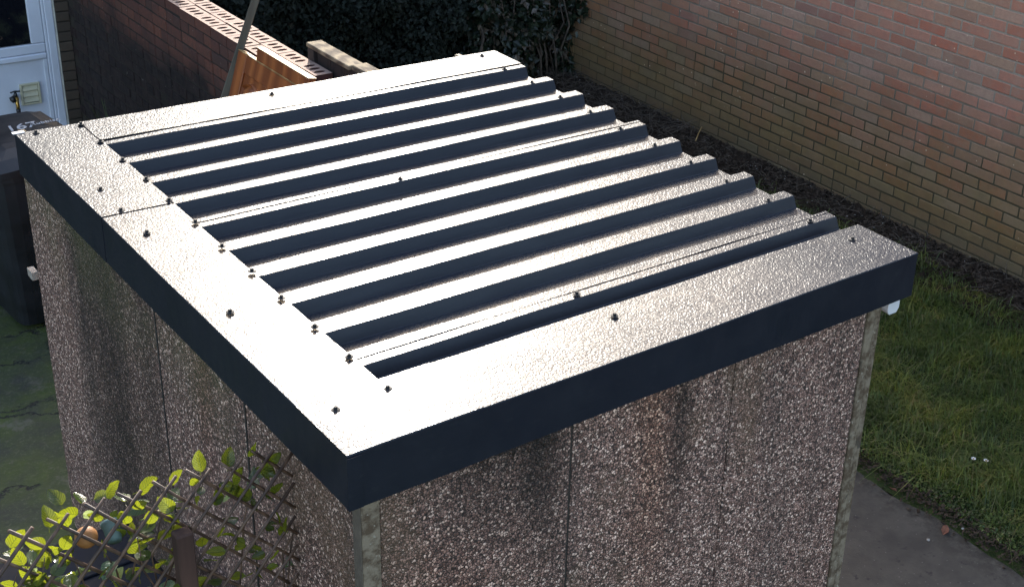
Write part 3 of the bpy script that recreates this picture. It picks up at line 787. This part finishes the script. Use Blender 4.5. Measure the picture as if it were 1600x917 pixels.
link('end_cap', mesh_py('end_cap', [(a, y, b) for y in (-.004, .002) for a, b in [(-.031, .051), (-.029, -.037), (-.018, -.052), (.018, -.052), (.029, -.037), (.031, .051)]], [(0, 1, 2, 3, 4, 5), (11, 10, 9, 8, 7, 6)]+[(k_, 6+k_, 6+(k_+1) % 6, (k_+1) % 6) for k_ in range(6)]), M['gutter_white'], gt)
bt = box('timber_offcut', (.045, .070, 2.78, 2.84, -.715, -.68), M['brown_batten']); tag(bt, 'pale timber offcut sticking out behind the rear corner of the garage', 'timber')

# ================= hedge at the back =================
def leaf_cloud(name, P, N, size, mat, parent, smin=.6, smax=1.3, flat=.7):
    """diamond leaves folded down the middle: 2 tris x2"""
    n = len(P); a = RNG.normal(size=(n, 3)); a[:, 2] -= .8; a /= np.linalg.norm(a, axis=1)[:, None]
    nn = N+RNG.normal(0, flat, (n, 3)); b = np.cross(a, nn); b /= np.linalg.norm(b, axis=1)[:, None]
    c = np.cross(b, a); s = (size*RNG.uniform(smin, smax, n))[:, None]
    V = np.stack([P, P+a*s*.45+b*s*.42+c*s*.10, P+a*s*1.15, P+a*s*.45-b*s*.42+c*s*.10], 1).reshape(-1, 3)
    i = (np.arange(n)*4)[:, None]; F = np.concatenate([i+np.array([[0, 1, 2]]), i+np.array([[0, 2, 3]])], 1).reshape(-1, 3)
    return link(name, np_mesh(name, V, F, mat), None, parent)
def hedge_pts(n, x0, x1, y0, z0, z1, depth, f):
    x = RNG.uniform(x0, x1, n); z = RNG.uniform(z0, z1, n)
    y = y0+f(x, z)+np.abs(RNG.normal(0, depth, n)); return np.stack([x, y, z], 1)
lump = lambda x, z: .13*np.sin(x*3.1+z*2.3)+.10*np.sin(x*7.7-z*5.1+1)+.07*np.sin(z*9+x*2)+.05*np.sin(x*17+z*13)
he = thing('evergreen_hedge', 'dark evergreen hedge across the back, in shade', 'hedge', (4.0, 7.2, GZ))
hl_ = Vector(he.location)
P = hedge_pts(52000, 1.95, 5.2, 6.95, GZ+.02, .05, .16, lump)-np.array(hl_)
leaf_cloud('foliage', P, np.array([0, -1, .5]), .034, M['conifer'], he, .5, 1.5)
link('inner_mass', boxes('inner_mass', [(1.99-4, 5.5-4, .22, .62, 0, 1.88)]), M['room_dark'], he)
for i in range(9):
    x = 2.3+i*.37; pts = [(x-4+random.gauss(0, .03)*k_, .16+random.gauss(0, .03), k_*.34) for k_ in range(6)]
    link('trunk', tube('trunk', pts, [.035, .03, .026, .02, .015, .01], 7), M['weathered_wood'], he)
iv = thing('ivy_bush', 'ivy with broad mottled leaves covering the corner by the tall brick wall', 'bush', (5.2, 6.8, GZ))
il = np.array(iv.location)
P = hedge_pts(15000, 4.75, 5.82, 6.62, GZ+.05, .12, .13, lambda x, z: lump(x, z)+.25*np.clip(5.1-x, 0, 1))-il
leaf_cloud('foliage', P, np.array([0, -1, .4]), .055, M['ivy'], iv, .5, 1.4)
P = np.stack([5.78-np.abs(RNG.normal(0, .05, 2600)), RNG.uniform(6.15, 7, 2600), RNG.uniform(-1.5, .2, 2600)], 1)
keep = (P[:, 1] > 6.75-.50*np.clip(P[:, 2]+1.6, 0, 2)+.12*np.sin(P[:, 2]*11)); P = P[keep]-il
leaf_cloud('foliage', P, np.array([-1, -.5, .4]), .055, M['ivy'], iv, .5, 1.3)
link('inner_mass', boxes('inner_mass', [(-.35, .56, .12, .6, 0, 1.9)]), M['room_dark'], iv)
for i in range(14):
    x = -.42+i*.07; y = -.12+.05*random.random(); pts = [(x+random.gauss(0, .03), y+random.gauss(0, .04), z) for z in (0, .25, .5, .8, 1.1, 1.5)]
    link('stem', tube('stem', pts, [.012, .010, .009, .007, .006, .004], 5), M['twig_mat'], iv)

# ================= planting, litter, grass =================
def blades(n, xs, ys, zf, h0, h1, w, lean, mat, name):
    x = xs(n); y = ys(n); z = zf(x, y); n = len(x)
    h = RNG.uniform(h0, h1, n)*(.75+.5*np.clip(.5+.5*np.sin(x*9+3*np.sin(y*6))*np.sin(y*8+2*np.sin(x*5)), 0, 1)); t = RNG.uniform(0, 2*np.pi, n); L = np.abs(RNG.normal(0, lean, n))
    d = np.stack([np.cos(t), np.sin(t), 0*t], 1); s = np.stack([-np.sin(t), np.cos(t), 0*t], 1)*w*RNG.uniform(.6, 1.3, n)[:, None]
    B = np.stack([x, y, z], 1); up = np.array([0, 0, 1.])
    M1 = B+d*(h*L*.35)[:, None]+up*(h*.6)[:, None]; T = B+d*(h*L*1.1)[:, None]+up*(h*(1-.35*np.clip(L, 0, 1.6)))[:, None]
    V = np.stack([B-s, B+s, M1+s*.8, M1-s*.8, T], 1).reshape(-1, 3); i = (np.arange(n)*5)[:, None]
    F = np.concatenate([i+np.array([[0, 1, 2]]), i+np.array([[0, 2, 3]]), i+np.array([[3, 2, 4]])], 1).reshape(-1, 3)
    return link(name, np_mesh(name, V, F, mat), None)
def lawn_edge(y): return 3.47+.05*np.sin(y*4.1)+.03*np.sin(y*9.7+2)+.03*np.sin(y*1.3)
def soil_edge(y): return 5.43+.05*np.sin(y*3.1)+.04*np.sin(y*8.3)+.08*np.clip(y-1.9, -1, 0)
ys_ = lambda n: RNG.uniform(-.9, 3.9, n)
def gx(n): return RNG.uniform(3.33, 5.50, n)
xx = gx(130000); yy = ys_(130000)
ed = lawn_edge(yy); es = soil_edge(yy)
pk = np.clip((xx-ed)/.07+.25, 0, 1)*np.clip((es-xx)/.10+.3, 0, 1)*np.clip(.55+.6*np.sin(xx*6.3+yy*3.9)*np.sin(yy*5.1-xx*2.2+1), .25, 1)
kk = RNG.uniform(size=len(xx)) < pk; xx, yy = xx[kk], yy[kk]
gr = blades(len(xx), lambda n: xx, lambda n: yy, lambda x, y: GZ-.004+0*x, .035, .12, .0023, 1.3, M['grass'], 'grass')
tag(gr, 'ragged green lawn grass between the path and the soil bed', 'grass', kind='stuff')
# clover-like ground cover at the edge
xx = 3.42+np.abs(RNG.normal(0, .12, 5200))+0; yy = RNG.uniform(-.6, 1.6, 5200); P = np.stack([xx, yy, GZ+RNG.uniform(.005, .035, 5200)], 1)
gc_ = leaf_cloud('ground_cover', P, np.array([0, 0, 1.]), .013, M['grass'], None, .5, 1.4, .35); tag(gc_, 'small low weeds creeping along the edge of the path', 'weeds', kind='stuff')
def chips(name, n, fx, fy, z, size, mat, label, cat):
    x, y = fx(n), fy(n); a = RNG.uniform(0, 6.28, n); l = size*RNG.uniform(.3, 1.6, n); w_ = l*RNG.uniform(.15, .6, n); t = RNG.normal(0, .35, n)
    d = np.stack([np.cos(a)*np.cos(t), np.sin(a)*np.cos(t), np.sin(t)], 1)*l[:, None]; s = np.stack([-np.sin(a), np.cos(a), RNG.normal(0, .3, n)], 1)*w_[:, None]
    u = np.array([0, 0, .35])*w_[:, None]; B = np.stack([x, y, z+RNG.uniform(0, .02, n)], 1)
    V = np.stack([B-d-s, B+d-s*.6, B+d*1.1+s, B-d*.8+s, B+u*2], 1).reshape(-1, 3); i = (np.arange(n)*5)[:, None]
    F = np.concatenate([i+np.array([[k_, (k_+1) % 4, 4]]) for k_ in range(4)], 1).reshape(-1, 3)
    return tag(link(name, np_mesh(name, V, F, mat), None), label, cat, kind='stuff')
bx_ = lambda n: np.clip(5.62+RNG.normal(0, .11, n), 5.34, 5.78)
chips('bark_litter', 9000, bx_, lambda n: RNG.uniform(.8, 8, n), GZ+.02, .016, M['chip_mat'], 'dark bark and leaf litter on the soil bed below the brick wall', 'litter')
chips('gravel_scatter', 240, bx_, lambda n: RNG.uniform(.8, 8, n), GZ+.030, .005, M['pale_stone'], 'tiny pale stones scattered over the soil bed', 'gravel')
chips('edge_litter', 2600, lambda n: lawn_edge(np.zeros(n))-.10+RNG.normal(0, .045, n), lambda n: RNG.uniform(-.8, 2.4, n), GZ+.008, .010, M['chip_mat'], 'crumbs of soil and dead leaf between the path and the lawn', 'litter')
# twigs
V, F = [], []; base = 0
for i in range(900):
    y = random.uniform(1, 8) if i % 3 else random.uniform(5, 7.2); x = min(5.76, max(5.25, random.gauss(5.55, .13))); a = random.uniform(0, 6.28); l = random.uniform(.02, .13) if i % 3 else random.uniform(.06, .22); r_ = random.uniform(.0012, .0032)
    z = GZ+.03+random.uniform(0, .03); bend = random.gauss(0, .3); el = random.gauss(0, .25)
    pts = [(x+math.cos(a+bend*t)*l*t, y+math.sin(a+bend*t)*l*t, z+abs(el)*l*t+.01*math.sin(3*t)) for t in (0, .35, .7, 1)]
    m = tube('t', pts, [r_, r_, r_*.8, r_*.5], 4)
    V += [tuple(v.co) for v in m.vertices]; F += [tuple(q+base for q in p.vertices) for p in m.polygons]; base = len(V)
    bpy.data.meshes.remove(m)
tag(link('twigs', mesh_py('twigs', V, F), M['twig_mat']), 'dead twigs and stems strewn on the soil bed', 'twigs', kind='stuff')
tw = link('stick', tube('stick', [(5.60, 4.84, GZ+.04), (5.66, 4.88, GZ+.07), (5.745, 4.935, GZ+.10)], [.006, .005, .004], 6), M['raw_wood']); tag(tw, 'short pale stick leaning on the foot of the tall brick wall', 'stick')
# tuft by the garden wall
tu = thing('grass_tuft', 'long-bladed grass tuft at the foot of the dark garden wall', 'grass tuft', (1.62, 6.45, GZ))
V, F = [], []
for i in range(70):
    a = random.uniform(0, 6.28); h = random.uniform(.25, .62); L = random.uniform(.1, .6); bw = .004; p = []
    for k_ in range(6):
        t = k_/5; c_ = (math.cos(a)*h*L*t*t*1.2*.6, math.sin(a)*h*L*t*t*1.2, h*t*(1-.35*L*t)+.0)
        s_ = bw*(1-t*.85); n = len(V); V += [(c_[0]-s_*math.sin(a), c_[1]+s_*math.cos(a), c_[2]), (c_[0]+s_*math.sin(a), c_[1]-s_*math.cos(a), c_[2])]
        if k_: F.append((n-2, n-1, n+1, n))
link('blades', mesh_py('blades', V, F), M['grass'], tu)
# small finds on the path and lawn
def pebble(x, y, s, mat, name, label, cat, group=None):
    m = lathe(name, [(.3*s, 0), (s, .3*s), (.9*s, .7*s), (.35*s, 1.0*s)], 7); rr = random.Random(int(x*1000))
    for v in m.vertices: v.co *= rr.uniform(.8, 1.25)
    return tag(link(name, m, mat, None, (x, y, GZ+.009)), label, cat, group)
pebble(3.166, .439, .009, M['pale_stone'], 'pebble', 'pale pebble on the concrete path, nearest the lawn edge', 'pebble')
pebble(2.88, .20, .008, M['pale_stone'], 'pebble', 'pale pebble on the concrete path close to the garage corner', 'pebble')
pebble(3.37, .40, .008, M['pale_stone'], 'pebble', 'pale pebble in the soil beside the lawn edge', 'pebble')
def curl_leaf(x, y, rz, s, label):
    v = [(-s, 0, .004), (-.4*s, -.5*s, .012), (-.4*s, .5*s, .016), (.4*s, -.45*s, .008), (.4*s, .5*s, .02), (s, .05*s, .016), (0, 0, .003)]
    f = [(0, 1, 6), (0, 6, 2), (1, 3, 6), (2, 6, 4), (3, 5, 6), (4, 6, 5)]
    return tag(link('fallen_leaf', mesh_py('fallen_leaf', v, f), M['dead_leaf'], None, (x, y, GZ+.009), (0, 0, rz)), label, 'leaf')
curl_leaf(3.285, .437, .4, .035, 'rust-coloured fallen leaf on the path edge, larger of the two')
curl_leaf(3.33, .80, 2, .022, 'small rust-coloured fallen leaf at the path edge, nearer the garage')
for (x, y, d_) in ((3.82, .702, 'of the close pair nearer the path'), (3.86, .655, 'of the close pair nearer the tall wall')):
    V = []; F = []
    for k_ in range(9):
        a = k_*2*math.pi/9; n = len(V); V += [(0, 0, .0), (.011*math.cos(a-.25), .011*math.sin(a-.25), .003), (.014*math.cos(a), .014*math.sin(a), .004), (.011*math.cos(a+.25), .011*math.sin(a+.25), .003)]; F.append((n, n+1, n+2, n+3))
    t = thing('daisy', 'small white daisy in the lawn, the one '+d_, 'flower', (x, y, GZ+.062), 'daisies in the lawn')
    link('petals', mesh_py('petals', V, F), M['petal'], t); link('centre', lathe('centre', [(.003, 0), (.004, .003), (.001, .005)], 8), M['brass'], t)
    link('stalk', tube('stalk', [(0, 0, -.06), (.003, 0, -.03), (0, 0, 0)], .0008, 5), M['grass'], t)

# ================= willow trellis with leaves =================
TY = .42
tr = thing('willow_trellis', 'expanding willow-stick trellis threaded with green leaves, beside the garage corner', 'trellis', (-.3, TY, -.7))
to = Vector(tr.location)
def stick(p0, p1, r_, yo):
    n = 6; pts = []
    d = (p1-p0); pr = Vector((d.z, 0, -d.x)).normalized(); ph = random.uniform(0, 6); am = random.gauss(0, .004)
    for i in range(n):
        t = i/(n-1); pts.append(p0+d*t+pr*am*math.sin(t*5+ph)+Vector((0, yo+random.gauss(0, .0012), 0))-to)
    c = sum(pts, Vector())/n
    link('stick', tube('stick', [q-c for q in pts], [r_*random.uniform(.85, 1.1) for _ in pts], 8), M['willow'], tr, c)
XR, ZB = .052, -1.05
for i in range(20):
    xt = -.637+.0903*i-.0903*3; zt = -.183+random.gauss(0, .004)-(.01 if xt > -.2 else 0)
    # stick that falls to the left
    if xt <= .06: p0 = Vector((xt, TY, zt))
    else: k_ = xt-XR; p0 = Vector((XR-random.uniform(0, .006), TY, zt-k_*1.15))
    L = (p0.z-ZB)
    if L > .1: stick(p0, Vector((p0.x-L/1.15, TY, ZB)), .0048, -.005)
for i in range(16):
    xt = -.688+.0885*i-.0885*8; zt = -.183+random.gauss(0, .004)
    p0 = Vector((xt, TY, zt)); p1 = Vector((xt+(zt-ZB)/1.12, TY, ZB))
    if p1.x > XR: p1 = Vector((XR+random.uniform(-.004, .004), TY, zt-(XR-xt)*1.12))
    if p0.x > -1.1 and (p0-p1).length > .05: stick(p0, p1, .0046, .005)
def leaf_mesh(seed):
    rr = random.Random(seed); V, F, UV = [], [], []; nu, nv = 7, 11; L, W = 1.0, .68
    for j in range(nv):
        t = j/(nv-1); wd = W/2*(math.sin(math.pi*t**.72)**.75 if 0 < t < 1 else 0.0)+.004
        for i in range(nu):
            a = -1+2*i/(nu-1)
            V.append((a*wd+.03*math.sin(t*4+seed), t*L, .10*abs(a)**1.3*(1 if seed % 2 else -1)*wd*2+.16*math.sin(t*math.pi*.9+seed)*(.6)+.02*math.sin(a*6+t*20))); UV.append(((a+1)/2, t))
    for j in range(nv-1):
        for i in range(nu-1): q = j*nu+i; F.append((q, q+1, q+nu+1, q+nu))
    # stalk
    n = len(V); V += [(-.012, 0, 0), (.012, 0, 0), (.010, -.22, -.03), (-.010, -.22, -.03)]; UV += [(.5, .5)]*4; F.append((n, n+1, n+2, n+3))
    m = mesh_py('leaf', V, F, True); ul = m.uv_layers.new(name='UVMap')
    for lp in m.loops: ul.data[lp.index].uv = UV[lp.vertex_index]
    return m
lms = []
for i in range(5):
    m = leaf_mesh(i); m.materials.append(M['trellis_leaf']); lms.append(m)
lpale = []
for i in range(2):
    m = leaf_mesh(i+7); m.materials.append(M['trellis_leaf_pale']); lpale.append(m)
# places read from the photo, given on the trellis plane (x, z, size, roll)
spec = [(-.596, -.196, .052, 10), (-.553, -.214, .045, -20), (-.69, -.22, .05, 40), (-.61, -.245, .045, -60), (-.452, -.166, .050, 70), (-.372, -.180, .055, 80), (-.395, -.218, .045, 60),
        (-.29, -.188, .042, 60), (-.205, -.183, .052, 10), (-.218, -.216, .032, -30), (-.29, -.275, .05, -30), (-.585, -.285, .055, 150), (-.62, -.31, .04, 90), (-.355, -.29, .045, 20), (-.42, -.34, .05, 100),
        (-.13, -.2, .05, 20), (-.05, -.19, .05, -20), (-.02, -.24, .05, 40), (-.12, -.26, .05, 60), (-.07, -.33, .055, -40), (0, -.34, .045, 10), (-.18, -.29, .05, 80)]
def put_leaf(x, z, y, s, e, mesh):
    o = bpy.data.objects.new('leaf', mesh); C.objects.link(o); o.parent = tr; o.location = Vector((x, y, z))-to; o.rotation_euler = e; o.scale = (s, s, s); return o
for (x, z, s, rl) in spec:
    put_leaf(x, z-.02, TY+.012, s*1.15, (R(90+random.uniform(-25, 25)), R(rl), R(random.uniform(-30, 30))), random.choice(lms))
for i in range(270):
    x = random.uniform(-.98, .035); top = -.262-.02*random.random(); z = top-abs(random.gauss(0, .22)) if i < 200 else top-random.uniform(0, .6)
    y = TY+random.gauss(.035, .035); s = random.uniform(.040, .064)*(1 if x < -.28 else .85)
    if x > -.24 and i % 3 == 0: continue
    if math.hypot(x+.49, z+.31) < .075: y += .14
    if random.random() < .5 and i % 2: e = (R(random.gauss(14, 14)), R(random.gauss(0, 14)), random.uniform(0, 6.28)); e = (e[0]-R(8), e[1], random.gauss(0, 1.2))
    else: e = (R(90+random.gauss(0, 40)), R(random.uniform(-140, 140)), R(random.gauss(0, 40)))
    put_leaf(x, z, y, s, e, random.choice(lpale if random.random() < .07 else lms))
for i in range(16):
    x = -.95+.06*i; pts = [Vector((x+random.gauss(0, .02)+.05*k_*math.sin(i), TY+.02+random.gauss(0, .012), -.95+.13*k_))-to for k_ in range(6)]
    link('stem', tube('stem', pts, [.0025]*5+[.0012], 5), M['willow'], tr)
pt = box('timber_post', (-.311, -.264, .360, .402, -1.93, -.330), M['post_wood'], None, .004); tag(pt, 'reddish-brown timber post standing in front of the willow trellis', 'post')
# things behind the trellis
bxs = thing('storage_box', 'dark navy plastic box standing behind the leafy trellis', 'box', (-.44, 1.02, GZ))
def sb(nm, b, bev=.01): return box(nm, b, M['box_plastic'], bxs, bev)
sb('body', (-.74, -.13, .62, 1.42, GZ, -1.07), .02)
sb('lid', (-.765, -.105, .595, 1.445, -1.067, -1.015), .015)
sb('lid_rib', (-.70, -.17, .80, .83, -1.0145, -1.006), .003)
sb('lid_rib', (-.70, -.17, 1.2, 1.23, -1.0145, -1.006), .003)
bl = link('ball', lathe('ball', [(.0285*math.sin(math.pi*k_/14)+.0002, -.0285*math.cos(math.pi*k_/14)) for k_ in range(15)], 20), M['ball_wood'], None, (-.506, TY+.036, -.300)); tag(bl, 'orange-brown ball lodged among the trellis leaves', 'ball')
tc = thing('teal_pot', 'small pale teal pot just right of the orange-brown ball', 'pot', (-.437, TY+.04, -.345))
link('pot', lathe('pot', [(.018, 0), (.025, .045), (.028, .046), (.028, .054), (.024, .054), (.021, .02)], 16), M['teal_pot'], tc, (0, 0, 0), (R(-60), R(25), 0))
for (x, y, z, s, lab) in ((-.60, .66, -.60, 1, 'terracotta pot deep behind the trellis, left of the timber post'),):
    t = thing('flower_pot', lab, 'pot', (x, y, -1.015))
    link('pot', lathe('pot', [(.07, 0), (.10, .20), (.112, .20), (.114, .24), (.104, .24), (.098, .21), (.07, .2)], 24), M['terracotta'], t)
    link('compost', lathe('compost', [(.02, .205), (.094, .207)], 20), M['soil'], t)
